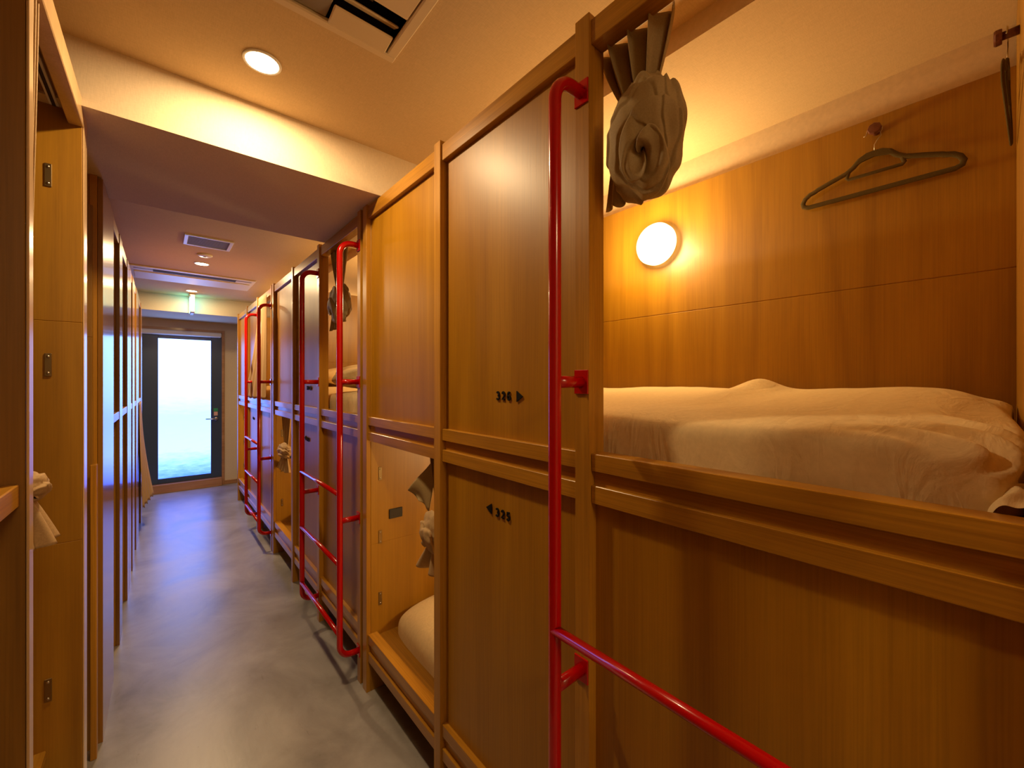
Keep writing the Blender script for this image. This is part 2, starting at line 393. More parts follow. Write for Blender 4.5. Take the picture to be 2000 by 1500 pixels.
# ------------------------------------------------------------------ red ladders
def make_ladder():
    root = empty('bunk_ladder', (XF, 0, 0))
    ys = (0.02, 0.706)
    xs = -0.091; r = 0.0142
    for y in ys:
        pts = []
        zt, zb = H + 0.672, H - 1.322; R = 0.055
        pts.append((-0.004, y, zt))
        for k in range(9):
            a = PI / 2 * k / 8
            pts.append((xs + R - R * math.sin(a), y, zt - R + R * math.cos(a)))
        for k in range(1, 8): pts.append((xs, y, zt - R - (zt - zb - 2 * R) * k / 8))
        for k in range(9):
            a = PI / 2 * k / 8
            pts.append((xs + R - R * math.cos(a), y, zb + R - R * math.sin(a)))
        pts.append((-0.004, y, zb))
        st = MB().tube(pts, r, 20).build('side_rail', M['red'], root, True)
        for zc in (0.672, 0.0, -0.668, -1.322):
            if abs(zc) < 0.67: MB().tube([(xs, y, H + zc), (-0.004, y, H + zc)], 0.0135, 18).build('standoff', M['red'], root, True)
            MB().box(-0.0045, y - 0.020, H + zc - 0.028, -0.0002, y + 0.020, H + zc + 0.028, 0.001).build('mounting_plate', M['red'], root)
    for zc in (-0.54, -0.875, -1.21):
        MB().tube([(xs - 0.003, ys[0], H + zc), (xs - 0.003, ys[1], H + zc)], 0.0112, 18).build('rung', M['red'], root, True)
    return root
ld = make_ladder()
lads = [ld, copy_tree(ld), copy_tree(ld)]
for k, (l, t) in enumerate(zip(lads, ('nearest glossy red tube ladder in front of the open upper berth', 'middle red tube ladder in front of the berth with a knotted curtain',
                                      'farthest red tube ladder near the glazed end door'))):
    l.location = (XF, S[k], 0); tag(l, t, 'ladder', 'red bunk ladders')

# ------------------------------------------------------------------ number signs (on the front panels)
FX = 0.7755
def arc(cx, cy, rx, ry, a0, a1, n=12):
    return [(cx + rx * math.cos(math.radians(a0 + (a1 - a0) * k / n)), cy + ry * math.sin(math.radians(a0 + (a1 - a0) * k / n))) for k in range(n + 1)]
# stroke paths in a 0..0.62 x 0..1 box, stroke centre lines
DIG = {'1': [[(0.14, 0.72), (0.36, 0.90), (0.36, 0.10)]],
       '2': [arc(0.31, 0.66, 0.20, 0.24, 165, -40) + [(0.11, 0.11), (0.53, 0.11)]],
       '3': [arc(0.29, 0.69, 0.20, 0.20, 150, -80) + arc(0.29, 0.30, 0.22, 0.20, 80, -150)],
       '4': [[(0.55, 0.32), (0.09, 0.32), (0.38, 0.90), (0.42, 0.90), (0.42, 0.10)]],
       '5': [[(0.50, 0.89), (0.16, 0.89), (0.13, 0.52)] + arc(0.29, 0.33, 0.23, 0.24, 120, -150)],
       '6': [arc(0.34, 0.60, 0.22, 0.29, 55, 180) + [(0.11, 0.33)], arc(0.31, 0.32, 0.20, 0.22, 180, -180, 20)]}
def glyph(ch, h, parent, y, z, name='digit'):
    m1 = MB(); hw = 0.095 * h * 1.1
    for path in DIG[ch]:
        pts = [(-0.0017, -(u - 0.31) * h, v * h) for u, v in path]
        # densify so the joints stay round
        m1.tube(pts, 0.105 * h, 12, False, 1.0)
    for v in m1.bm.verts: v.co.x = max(-0.0034, min(0.0, v.co.x))
    o = m1.build(name, M['sign'], parent); o.location = (0, y, z)
    return o
def sign(name, digits, yc, zc, arrow, label):
    root = empty(name, (FX, yc, H + zc)); tag(root, label, 'sign', 'black berth number signs')
    h = 0.0275
    for k, d in enumerate(digits): glyph(d, h, root, 0.0255 * (1 - k), -h / 2)
    ya, za, d = arrow
    m1 = MB(); w = 0.026 * d
    m1.prism([(ya + w / 2, za + 0.0155), (ya + w / 2, za - 0.0155), (ya - w / 2, za)], 'x', -0.0034, 0.0)
    m1.build('arrow', M['sign'], root)
    return root
sign('number_sign', '326', 0.945, -0.041, (-0.073, 0.0, 1), 'black raised number 326 with an arrow pointing right')
sign('number_sign', '325', 0.948, -0.392, (0.067, 0.004, -1), 'black raised number 325 with an arrow pointing left')
sign('number_sign', '324', 0.945 + P, -0.041, (-0.073, 0.0, 1), 'small black upper number sign on the middle bunk unit')
sign('number_sign', '323', 0.948 + P, -0.392, (0.067, 0.004, -1), 'small black lower number sign on the middle bunk unit')
sign('number_sign', '322', 0.945 + 2 * P, -0.041, (-0.073, 0.0, 1), 'tiny black upper number sign on the farthest bunk unit')
sign('number_sign', '321', 0.948 + 2 * P, -0.392, (0.067, 0.004, -1), 'tiny black lower number sign on the farthest bunk unit')

# ------------------------------------------------------------------ bedding
def sgnpow(v, p): return math.copysign(abs(v) ** p, v)
def futon(name, X0, X1, Y0, Y1, z0, ht, top=None, nx=5.0, ny=7.0, wr=0.003, ends=None, seed=0, nu=150, nv=64, mat='sheet'):
    cx, cy, W, L = (X0 + X1) / 2, (Y0 + Y1) / 2, (X1 - X0) / 2, (Y1 - Y0) / 2
    mb = MB()
    def fn(u, v):
        t = -math.cos(PI * u) * 0.35 + (2 * u - 1) * 0.65
        t = max(-1, min(1, t))
        e = max(0.0, 1 - abs(t) ** ny) ** (1 / ny)
        a = PI * v
        ca, sa = math.cos(a), math.sin(a)
        x = -sgnpow(ca, 2 / nx) * W * (0.80 + 0.20 * e)
        hz = abs(sa) ** (2 / nx)
        Xa = cx + x; Ya = cy + t * L
        hh = ht * e * hz
        if top: hh += top(Xa, Ya) * hz * min(1, e * 1.2)
        q = Vector((Xa * 3 + seed, Ya * 3, hh * 6))
        w = noise.noise(q * 1.7) * wr * 2.2 + noise.noise(Vector((Xa * 3.5, Ya * 16, hh * 12 + seed))) * wr
        out = Vector((-(1 - hz ** 2) * (1 if ca > 0 else -1), 0, hz))
        p = Vector((Xa, Ya, z0 + hh)) + out * w * min(1, hz * 3)
        if ends: p = ends(p, t, hz, e)
        if p.z < z0: p.z = z0
        return p - Vector((cx, cy, z0))
    mb.grid(fn, nu, nv)
    o = mb.build(name, M[mat], None, True)
    o.location = (cx, cy, H + z0)
    return o

def top0(X, Y):
    r = (X - 0.86) / 0.87
    v = 0.048 * max(0, r) + 0.002 * math.sin(Y * 9)
    v += 0.042 * math.exp(-((Y - 0.535) / 0.062) ** 2 - ((X - 1.60) / 0.14) ** 2)
    v += 0.018 * math.exp(-((Y - 0.15) / 0.12) ** 2 - ((X - 1.5) / 0.25) ** 2)
    v += 0.006 * noise.noise(Vector((X * 6, Y * 6, 1.3)))
    return v
def ends0(p, t, hz, e):
    if t < -0.80:      # gathered folds on the near end, pinched toward the front bottom corner
        k = min(1, (-t - 0.80) / 0.2)
        ang = math.atan2(p.z + 0.176, p.x - 0.80)
        p = p.copy()
        d = 0.011 * k * math.sin(ang * 26 + p.y * 30) * min(1, (p.z + 0.176) * 14)
        p.z += d * 0.7; p.y -= d * 0.7
    return p
f0 = futon('futon', 0.832, 1.735, -0.028, 1.90, -0.175, 0.108, top0, 9.0, 9.0, 0.0016, ends0, 0, 260, 90)
tag(f0, 'cream cotton covered futon on the nearest upper berth', 'bedding', 'futons on the berths')
# loose crumpled corner of the cover
def flap(u, v):
    a = u * 2 - 1
    r = 0.035 * math.sin(PI * v) + 0.006
    y = -0.018 + 0.022 * a + 0.004 * math.sin(v * 17)
    x = 0.815 + 0.10 * v
    z = -0.1755 + (0.038 * (1 - a * a) ** 0.5) * (0.55 + 0.45 * math.sin(PI * v)) + 0.003 * math.sin(u * 9 + v * 9) * (1 - a * a)
    return Vector((x - 1.2835, y - 0.936, z + 0.175))
MB().grid(flap, 40, 30).build('crumpled_corner', M['sheet'], f0, True)

def toplow(X, Y): return 0.010 * math.sin(Y * 5 + X * 3) + 0.015
fl = futon('futon', 0.862, 1.73, -0.02, 1.915, -1.2215, 0.150, toplow, 4.0, 6.0, 0.002, None, 4, 160, 60)
tag(fl, 'cream sheeted mattress on the nearest lower berth with bare wood in front', 'bedding', 'futons on the berths')
fm = fl.copy(); C.objects.link(fm); fm.location.y += P; tag(fm, 'cream mattress on the lower berth of the middle bunk unit', 'bedding', 'futons on the berths')
fu = futon('futon', 0.83, 1.735, 2.08, 4.02, -0.175, 0.11, toplow, 5.0, 7.0, 0.004, None, 9)
tag(fu, 'cream mattress on the middle upper berth under a bunched duvet', 'bedding', 'futons on the berths')
fu3 = fu.copy(); C.objects.link(fu3); fu3.location.y += P; tag(fu3, 'cream mattress on the farthest upper berth behind the hanging curtain', 'bedding', 'futons on the berths')
fl3 = fl.copy(); C.objects.link(fl3); fl3.location.y += 2 * P; tag(fl3, 'cream mattress on the lower berth of the farthest bunk unit', 'bedding', 'futons on the berths')
# bunched duvet on the middle upper berth
def duv(u, v):
    a, b = 2 * PI * u, PI * v
    dr = 1 + 0.12 * math.sin(7 * a + 3 * b) * math.sin(b) + 0.10 * noise.noise(Vector((math.cos(a) * 2, math.sin(a) * 2, v * 4)))
    x = 0.30 * sgnpow(math.cos(a), 0.8) * math.sin(b) ** 0.7 * dr
    y = 0.26 * sgnpow(math.sin(a), 0.8) * math.sin(b) ** 0.7 * dr
    z = 0.075 * sgnpow(math.cos(b), 0.8) * (1 + 0.15 * math.sin(5 * a))
    return Vector((x, y, z + 0.07))
dv = MB().grid(duv, 120, 40, True).build('duvet', M['sheet'], None, True); dv.location = (1.15, 2.62, H - 0.036)
tag(dv, 'bunched cream duvet on the middle upper berth', 'bedding')
def pil(u, v):
    a, b = 2 * PI * u, PI * v
    n = 0.55
    return Vector((0.30 * sgnpow(math.cos(a), n) * math.sin(b) ** 0.5, 0.17 * sgnpow(math.sin(a), n) * math.sin(b) ** 0.5,
                   0.085 * math.cos(b) * (1 - 0.35 * abs(math.cos(a)) ** 3) + 0.086 + 0.003 * noise.noise(Vector((a, v * 5, 2)))))
pw = MB().grid(pil, 64, 24, True).build('pillow', M['sheet'], None, True); pw.location = (1.32, 3.80, H - 0.040)
tag(pw, 'cream pillow at the far end of the middle upper berth', 'pillow')

# ------------------------------------------------------------------ tied curtains
def fan(mb, loc, wt, wn, zt, zn, pleats, amp, skew=0.0, dx=0.0):
    """gathered cloth from a wide top down to a narrow neck; across = +Y"""
    def fn(u, v):
        e = v ** 1.25
        w = wt * (1 - e) + wn * e
        A = amp * (1 - 0.55 * e)
        ph = 2 * PI * pleats * u
        fold = math.sin(ph + 0.5 * math.sin(ph))
        x = A * fold + dx * e
        y = (u - 0.5) * w + skew * (1 - e) + 0.004 * math.sin(ph * 2)
        z = zt * (1 - v) + zn * v + 0.006 * math.cos(ph) * (1 - v)
        return Vector((x, y, z)) + Vector(loc)
    mb.grid(fn, 120, 30)
def knot(mb, c, rx, ry, rz, axis, turns=3.2, amp=0.16, seed=0.0, hole=True, nu=150, nv=110, arms=1):
    """wound ball of cloth: overlapping spiral folds around an axis that points out of the knot"""
    ax = Vector(axis).normalized(); q = ax.to_track_quat('Z', 'Y')
    c = Vector(c)
    def lapf(x):            # overlapping cloth edge: slow rise, rounded lip, quick drop
        g = x % 1.0
        return (g ** 0.8) if g < 0.86 else (0.86 ** 0.8) * math.cos((g - 0.86) / 0.14 * PI / 2)
    def fn(u, v):
        psi = 2 * PI * u; phi = PI * (0.012 + 0.976 * v)
        d = Vector((math.sin(phi) * math.cos(psi), math.sin(phi) * math.sin(psi), math.cos(phi)))
        n1 = noise.noise(d * 1.1 + Vector((seed, 0, 0))); n2 = noise.noise(d * 2.6 + Vector((0, seed, 3)))
        f = (arms * psi / (2 * PI)) + turns * v * 1.7 + 0.55 * n1 + 0.12 * n2
        g = (psi / (2 * PI)) * 1 - turns * v * 2.6 + 0.9 * n1 + 0.3 * n2 + seed
        rr = 1 - amp + amp * 0.85 * lapf(f) + amp * 0.22 * lapf(g) + 0.05 * n2
        if hole and v < 0.09: rr -= 0.35 * (1 - v / 0.09) ** 1.3
        d = q @ d
        return c + Vector((d.x * rx, d.y * ry, d.z * rz)) * rr * 1.06
    mb.grid(fn, nu, nv, True)
def band(mb, c, ry, rz, rx, tilt, lean, w=0.02, seed=0.0):
    """a flattened roll of cloth going around the knot"""
    pts = []
    for k in range(48):
        a = 2 * PI * k / 48
        p = Vector((rx * math.sin(a) * 1.0, ry * math.cos(a), 0))
        p.z = lean * math.cos(a) + 0.006 * noise.noise(Vector((math.cos(a) * 2, math.sin(a) * 2, seed)))
        p.rotate(Matrix.Rotation(tilt, 4, 'X'))
        pts.append(p + Vector(c) + Vector((0, 0, rz)))
    mb.tube(pts, w, 12, True, 0.55, (0, 0, 1))
def tail(mb, c, w0, w1, z0, z1, pleats, amp, dy=0.0, dx=0.0):
    def fn(u, v):
        w = w0 + (w1 - w0) * v ** 0.8
        ph = 2 * PI * pleats * u
        return Vector((amp * (0.3 + 0.7 * v) * math.sin(ph) + dx * v, (u - 0.5) * w + dy * v, z0 + (z1 - z0) * v + 0.005 * math.cos(ph) * v)) + Vector(c)
    mb.grid(fn, 90, 20)

# nearest: big knot in the open upper berth
t0 = (0.812, 0.0, 0)
root = empty('tied_curtain', (0.812, 0.505, H + 0.79), label='olive brown curtain tied in a large knot above the nearest upper berth', cat='curtain', group='knotted curtains')
m1 = MB(); fan(m1, (0.0, 0.012, 0.0), 0.190, 0.080, 0.0, -0.165, 3.5, 0.026, 0.012); m1.build('gathered_heading', M['curtain'], root, True, 0.002)
m1 = MB(); knot(m1, (-0.008, -0.008, -0.262), 0.064, 0.088, 0.135, (-1.0, -0.30, -0.62), 3.0, 0.30, 0.4, True, 260, 200, 2); m1.build('knot', M['curtain'], root, True)
m1 = MB(); tail(m1, (0.010, 0.068, 0), 0.020, 0.055, -0.20, -0.375, 1.5, 0.010, 0.012); m1.build('loose_end', M['curtain'], root, True, 0.002)
for dy in (-0.07, -0.02, 0.035, 0.08):
    MB().tube([(0.0, dy, 0.012), (0.0, dy, -0.004), (0.004, dy + 0.003, -0.010)], 0.0014, 8).build('curtain_hook', M['white'], root, True)

# nearest lower berth (seen past the post)
root = empty('tied_curtain', (0.822, 1.37, H - 0.262), label='olive curtain tied up behind the post of the nearest lower berth', cat='curtain', group='knotted curtains')
m1 = MB(); fan(m1, (0, 0.02, 0), 0.12, 0.05, 0.0, -0.235, 3.5, 0.012, 0.02); m1.build('gathered_heading', M['curtain'], root, True, 0.002)
def lap(u, v):
    A, B, D = Vector((-0.002, 0.055, -0.03)), Vector((-0.030, 0.225, -0.190)), Vector((-0.004, 0.085, -0.250))
    p = A + (B - A) * u * (1 - 0.0 * v) + (D - A) * v * (1 - u * 0.0)
    p = A * (1 - u) * (1 - v) + B * u * (1 - v) + D * v * (1 - u) + (B * 0.5 + D * 0.5) * u * v
    return p + Vector((0.006 * math.sin(u * 6 + v * 4), 0, 0))
m1 = MB(); m1.grid(lap, 16, 16); m1.build('folded_corner', M['curtain'], root, True, 0.002)
m1 = MB(); knot(m1, (-0.004, 0.055, -0.325), 0.05, 0.075, 0.085, (-0.8, 0.6, -0.5), 1.6, 0.26, 3.0, False, 110, 90); m1.build('knot', M['curtain_l'], root, True)
m1 = MB(); tail(m1, (-0.004, 0.06, 0), 0.05, 0.20, -0.375, -0.485, 2.0, 0.024, 0.02); m1.build('loose_end', M['curtain_l'], root, True, 0.002)

# middle upper berth
root = empty('tied_curtain', (0.806, 2.50, H + 0.79), label='olive curtain tied in a twisted knot behind the middle red ladder', cat='curtain', group='knotted curtains')
m1 = MB(); fan(m1, (0, 0, 0), 0.28, 0.10, 0.0, -0.24, 5.5, 0.014, 0.02); m1.build('gathered_heading', M['curtain'], root, True, 0.002)
m1 = MB(); knot(m1, (-0.006, -0.02, -0.335), 0.055, 0.13, 0.115, (-0.9, 0.3, -0.4), 2.2, 0.24, 5.0, False, 110, 90); m1.build('knot', M['curtain'], root, True)
m1 = MB(); tail(m1, (0, 0.05, 0), 0.10, 0.20, -0.33, -0.47, 2.5, 0.014, 0.04); m1.build('loose_end', M['curtain'], root, True, 0.002)

# middle lower berth
root = empty('tied_curtain', (0.806, 3.84, H - 0.262), label='fawn curtain knotted over the lower berth of the middle bunk unit', cat='curtain', group='knotted curtains')
m1 = MB(); fan(m1, (0, 0, 0), 0.30, 0.12, 0.0, -0.27, 4.5, 0.012, 0.0); m1.build('gathered_heading', M['curtain_l'], root, True, 0.002)
m1 = MB(); knot(m1, (-0.01, 0, -0.31), 0.05, 0.15, 0.065, (-0.5, 0.0, -1), 2.2, 0.22, 7.0, False, 90, 70); m1.build('knot', M['curtain_l'], root, True)
m1 = MB(); tail(m1, (-0.01, 0, 0), 0.12, 0.40, -0.34, -0.475, 4.5, 0.02, 0.06); m1.build('loose_end', M['curtain_l'], root, True, 0.002)

# farthest upper berth: a curtain left hanging, swept out over the rail
def drape(u, v):
    ph = 2 * PI * 5 * u
    ytop = 4.22 + 0.36 * u; ybot = 4.30 + 0.86 * u
    y = ytop * (1 - v ** 1.4) + ybot * v ** 1.4
    x = 0.738 - 0.045 * v ** 2 * u - 0.010 * (1 - v) + 0.009 * math.sin(ph) * (0.6 + 0.4 * v)
    x = min(x, 0.745)
    return Vector((x - 0.74, y - 4.4, 0.775 - 0.93 * v - 0.775 + 0.01 * math.cos(ph) * v))
o = MB().grid(drape, 120, 40).build('hanging_curtain', M['curtain_l'], None, True, 0.002); o.location = (0.74, 4.4, H + 0.775)
tag(o, 'fawn curtain hanging loose behind the farthest red ladder', 'curtain')

# ------------------------------------------------------------------ lamps in the berths
def make_lamp():
    root = empty('wall_lamp', (1.757, 0, 0))
    MB().lathe([(0.001, 0.0), (0.080, 0.0), (0.080, -0.012), (0.001, -0.012)], (0, 0, 0), 'x', 40).build('lamp_base', M['white'], root, True)
    prof = [(0.001, -0.012), (0.088, -0.012), (0.093, -0.018), (0.094, -0.040), (0.088, -0.052), (0.070, -0.058), (0.035, -0.061), (0.001, -0.062)]
    MB().lathe(prof, (0, 0, 0), 'x', 48).build('lamp_diffuser', M['lamp'], root, True)
    ld_ = bpy.data.lights.new('lamp_bulb', 'POINT'); ld_.color = LAMPC; ld_.shadow_soft_size = 0.07; ld_.energy = LAMPW
    lo = bpy.data.objects.new('lamp_bulb', ld_); C.objects.link(lo); lo.parent = root; lo.location = (-0.135, 0, 0)
    return root
LAMPC = (1.0, 0.66, 0.28); LAMPW = 13.0
lp = make_lamp()
spots = [(1.009, 0.629, 'round glowing wall lamp in the nearest upper berth'), (1.009, -0.47, 'round wall lamp inside the nearest lower berth'),
         (1.009 + P, 0.629, 'round wall lamp in the middle upper berth'), (1.009 + P, -0.47, 'round wall lamp inside the middle lower berth'),
         (1.009 + 2 * P, 0.629, 'round wall lamp in the farthest upper berth'), (1.009 + 2 * P, -0.47, 'round wall lamp inside the farthest lower berth')]
for k, (y, z, t) in enumerate(spots):
    l = lp if k == 0 else copy_tree(lp)
    l.location = (1.757, y, H + z); tag(l, t, 'lamp', 'round berth wall lamps')

# ------------------------------------------------------------------ pegs and hangers
def peg(name, loc, rz, label):
    root = empty(name, loc, rz); tag(root, label, 'peg', 'dark wooden coat pegs')
    MB().lathe([(0.001, 0), (0.010, 0), (0.009, -0.028), (0.001, -0.028)], (0, 0, 0), 'x', 16).build('stem', M['knob'], root, True)
    MB().lathe([(0.001, -0.026), (0.017, -0.026), (0.018, -0.030), (0.018, -0.036), (0.016, -0.039), (0.001, -0.040)], (0, 0, 0), 'x', 8).build('cap', M['knob'], root)
    return root
peg('coat_peg', (1.7565, 0.250, H + 0.803), 0, 'dark wooden peg on the berth back panel holding a hanger')
peg('coat_peg', (1.50, -0.0355, H + 0.808), -PI / 2, 'dark wooden peg on the near end partition of the upper berth')
def make_hanger():
    """local: y across, z up, origin at the peg"""
    root = empty('clothes_hanger')
    half = [(0.0, -0.070), (0.018, -0.071), (0.036, -0.080), (0.052, -0.098), (0.072, -0.112), (0.110, -0.124), (0.150, -0.138), (0.156, -0.142), (0.172, -0.147), (0.186, -0.158),
            (0.193, -0.172), (0.190, -0.184), (0.176, -0.190), (0.120, -0.190), (0.06, -0.190)]
    pts = [(0, y, z) for y, z in half] + [(0, 0, -0.190)] + [(0, -y, z) for y, z in half[::-1][:-1]]
    MB().tube(pts, 0.0078, 10, True, 0.40, (1, 0, 0)).build('hanger_frame', M['velvet'], root, True)
    MB().tube([(0, 0.064, -0.108), (0, 0.070, -0.128), (0, 0.066, -0.133), (0, 0, -0.133), (0, -0.066, -0.133), (0, -0.070, -0.128), (0, -0.064, -0.108)], 0.0055, 8, False, 0.5, (1, 0, 0)).build('strap_bar', M['velvet'], root, True)
    m1 = MB(); m1.prism([(-0.05, -0.096), (-0.036, -0.074), (-0.018, -0.065), (0.018, -0.065), (0.036, -0.074), (0.05, -0.096), (0.03, -0.088), (0, -0.082), (-0.03, -0.088)], 'x', -0.0032, 0.0032)
    m1.build('neck', M['velvet'], root)
    hk = [(0, 0.0, -0.067), (0, 0.0, -0.045), (0, -0.006, -0.034), (0, -0.016, -0.022)]
    for k in range(13):
        a = -0.7 + (PI + 0.7 + 0.1) * k / 12
        hk.append((0, -0.019 * math.cos(a), 0.0 + 0.017 * math.sin(a)))
    hk += [(0, 0.021, -0.008), (0, 0.027, -0.010)]
    MB().tube(hk, 0.0014, 8).build('wire_hook', M['steel'], root, True)
    return root
hg = make_hanger(); hg.location = (1.738, 0.252, H + 0.803); tag(hg, 'olive velvet hanger seen face on against the berth back panel', 'hanger', 'olive velvet hangers')
h2 = copy_tree(hg, (1.50, -0.0175, H + 0.808)); h2.rotation_euler = (0, 0, PI / 2 - 0.045); tag(h2, 'olive velvet hanger seen edge on at the right end of the berth', 'hanger', 'olive velvet hangers')

# ------------------------------------------------------------------ ceiling fittings
DLC = (1.0, 0.67, 0.33)
def make_dl():
    root = empty('downlight', (0.26, 1.556, ZC))
    MB().lathe([(0.047, 0.0), (0.056, -0.0005), (0.055, -0.004), (0.048, -0.005), (0.047, -0.002)], (0, 0, 0), 'z', 40).build('trim_ring', M['white'], root, True)
    MB().lathe([(0.001, -0.001), (0.047, -0.001), (0.046, -0.0035), (0.001, -0.0045)], (0, 0, 0), 'z', 40).build('diffuser', M['lens'], root, True)
    l = bpy.data.lights.new('downlight_beam', 'AREA'); l.shape = 'DISK'; l.size = 0.09; l.energy = DLW; l.color = DLC; l.spread = PI
    lo = bpy.data.objects.new('downlight_beam', l); C.objects.link(lo); lo.parent = root; lo.location = (0, 0, -0.008)
    return root
DLW = 9.5
dl = make_dl()
for k, (x, y, t) in enumerate([(0.257, 1.556, 'large round recessed downlight nearest the viewer before the wide beam'), (0.289, 4.558, 'round downlight beside the smoke detector'),
                               (0.288, 5.99, 'small round downlight just before the exit sign'), (0.26, -1.446, 'added unseen soft fill light behind the viewer')]):
    o = dl if k == 0 else copy_tree(dl)
    if k:
        for ch in o.children:
            if ch.type == 'LIGHT':
                ch.data = ch.data.copy(); ch.data.energy = (9.5, 19.0, 7.0, 17.0)[k]
                if k == 3: ch.data.energy = 17.0; ch.data.size = 0.6  # unseen lamp added behind the camera, widened into a soft fill
    o.location = (x, y, ZC); tag(o, t, 'ceiling light', 'round recessed downlights')
sm = empty('smoke_detector', (0.288, 4.229, ZC), label='flat white round smoke detector on the far ceiling', cat='detector')
MB().lathe([(0.001, 0), (0.052, 0), (0.053, -0.006), (0.040, -0.014), (0.001, -0.015)], (0, 0, 0), 'z', 36).build('housing', M['white'], sm, True)
MB().lathe([(0.001, -0.014), (0.012, -0.015), (0.010, -0.019), (0.001, -0.020)], (0, 0, 0), 'z', 20).build('sensor', M['grey'], sm, True)
vt = empty('ceiling_vent', (0.283, 3.83, ZC), label='rectangular ceiling vent with white frame and beige grille', cat='vent')
m1 = MB(); m1.box(-0.145, -0.133, -0.010, 0.145, -0.115, 0, .002).box(-0.145, 0.115, -0.010, 0.145, 0.133, 0, .002).box(-0.145, -0.115, -0.010, -0.122, 0.115, 0, .002).box(0.122, -0.115, -0.010, 0.145, 0.115, 0, .002)
m1.build('frame', M['white'], vt)
m1 = MB().box(-0.122, -0.115, -0.003, 0.122, 0.115, 0, 0)
for k in range(14): m1.box(-0.121, -0.110 + k * 0.0165, -0.0062, 0.121, -0.103 + k * 0.0165, -0.003, 0)
m1.build('grille', M['grey'], vt)
# near air conditioner
ac = empty('ceiling_air_conditioner', (0.094, 0.98, ZC), label='near ceiling cassette air conditioner with one flap open', cat='air conditioner', group='ceiling cassette air conditioners')
def ab(mb, X0, Y0, z0, X1, Y1, z1, bev=0.002): return mb.box(X0 - 0.094, Y0 - 0.98, z0, X1 - 0.094, Y1 - 0.98, z1, bev)
m1 = MB(); ab(m1, -0.389, 1.245, -0.014, 0.577, 1.273, 0.002, .004); ab(m1, -0.389, 0.69, -0.014, 0.577, 0.72, 0.002, .004); ab(m1, -0.389, 0.72, -0.014, -0.36, 1.245, 0.002, .004); ab(m1, 0.545, 0.72, -0.014, 0.577, 1.245, 0.002, .004)
m1.build('frame', M['beige'], ac)
m1 = MB(); ab(m1, -0.36, 0.72, 0.16, 0.548, 1.245, 0.17, 0); ab(m1, -0.37, 0.71, 0.0, -0.36, 1.255, 0.17, 0); ab(m1, 0.548, 0.71, 0.0, 0.556, 1.255, 0.17, 0); ab(m1, -0.36, 0.71, 0.0, 0.548, 0.72, 0.17, 0); ab(m1, -0.36, 1.245, 0.0, 0.548, 1.255, 0.17, 0)
m1.build('cavity', M['void'], ac)
m1 = MB(); ab(m1, -0.355, 0.83, -0.012, 0.541, 1.096, 0.03, .003); m1.build('centre_panel', M['beige'], ac)
m1 = MB(); ab(m1, -0.355, 0.725, -0.008, 0.541, 0.822, 0.02, .003); m1.build('intake_cover', M['beige'], ac)
m1 = MB(); ab(m1, -0.355, 1.125, -0.006, 0.362, 1.242, 0.02, .003); m1.build('closed_cover', M['grey'], ac)
fl_ = MB().box(-0.085, -0.032, -0.004, 0.085, 0.032, 0.004, 0.003).build('flap', M['beige'], ac); fl_.location = (0.365 + 0.088 - 0.094, 1.213 - 0.98, -0.010); fl_.rotation_euler = (-0.12, 0, 0)
fl2 = MB().box(-0.088, -0.017, -0.003, 0.088, 0.017, 0.003, 0.002).build('inner_vane', M['beige'], ac); fl2.location = (0.365 + 0.088 - 0.094, 1.163 - 0.98, 0.012); fl2.rotation_euler = (0.5, 0, 0)
m1 = MB(); m1.prism([(0.30 - 0.094, 0.13), (0.46 - 0.094, 0.03), (0.30 - 0.094, 0.03)], 'y', 1.10 - 0.98, 1.145 - 0.98); m1.build('duct_baffle', M['grey'], ac)
# far air conditioner
a2 = empty('ceiling_air_conditioner', (0.28, 5.25, ZC), label='far ceiling cassette air conditioner with long slots', cat='air conditioner', group='ceiling cassette air conditioners')
m1 = MB(); m1.box(-0.488, -0.29, -0.012, 0.488, 0.29, 0, .005); m1.build('housing', M['white'], a2)
m1 = MB(); m1.box(-0.455, -0.10, -0.022, 0.455, 0.20, -0.012, .003); m1.build('centre_panel', M['white'], a2)
m1 = MB(); m1.box(-0.455, -0.225, -0.0135, 0.455, -0.195, -0.0118, 0); m1.build('front_slot', M['grey'], a2)
m1 = MB(); m1.box(-0.320, -0.235, -0.0155, 0.320, -0.145, -0.0120, 0); m1.build('air_outlet', M['void'], a2)
m1 = MB(); m1.box(-0.455, 0.205, -0.0145, 0.455, 0.232, -0.0118, 0); m1.build('rear_slot', M['void'], a2)
# exit sign
ex = empty('exit_sign', (0.302, 6.25, ZC), label='slim double sided exit sign glowing green before the end beam', cat='sign')
MB().box(-0.020, -0.14, -0.225, 0.020, 0.14, -0.02, 0.004).build('housing', M['beige'], ex)
MB().box(-0.0205, -0.02, -0.215, -0.0200, 0.13, -0.03, 0).build('lit_face', M['exit'], ex)
MB().box(0.0200, -0.02, -0.215, 0.0205, 0.13, -0.03, 0).build('lit_face', M['exit'], ex)
MB().box(-0.016, -0.10, -0.232, 0.016, 0.10, -0.225, 0.002).build('clear_base', M['white'], ex)
MB().box(-0.026, -0.08, -0.02, 0.026, 0.08, 0.0, 0.002).build('mount', M['beige'], ex)

# ------------------------------------------------------------------ left hand side (front line turns very slightly)
LA = -math.atan(0.0092); LX = -0.196
def lroot(name, Y, label, cat='bunk bed', group=None):
    return empty(name, (LX + 0.0092 * Y, Y, 0), LA, label, cat, group)
def lb(mb, x0, y0, z0, x1, y1, z1, bev=0.0015): return mb.box(x0, y0, H + z0, x1, y1, H + z1, bev)
LD = -0.96
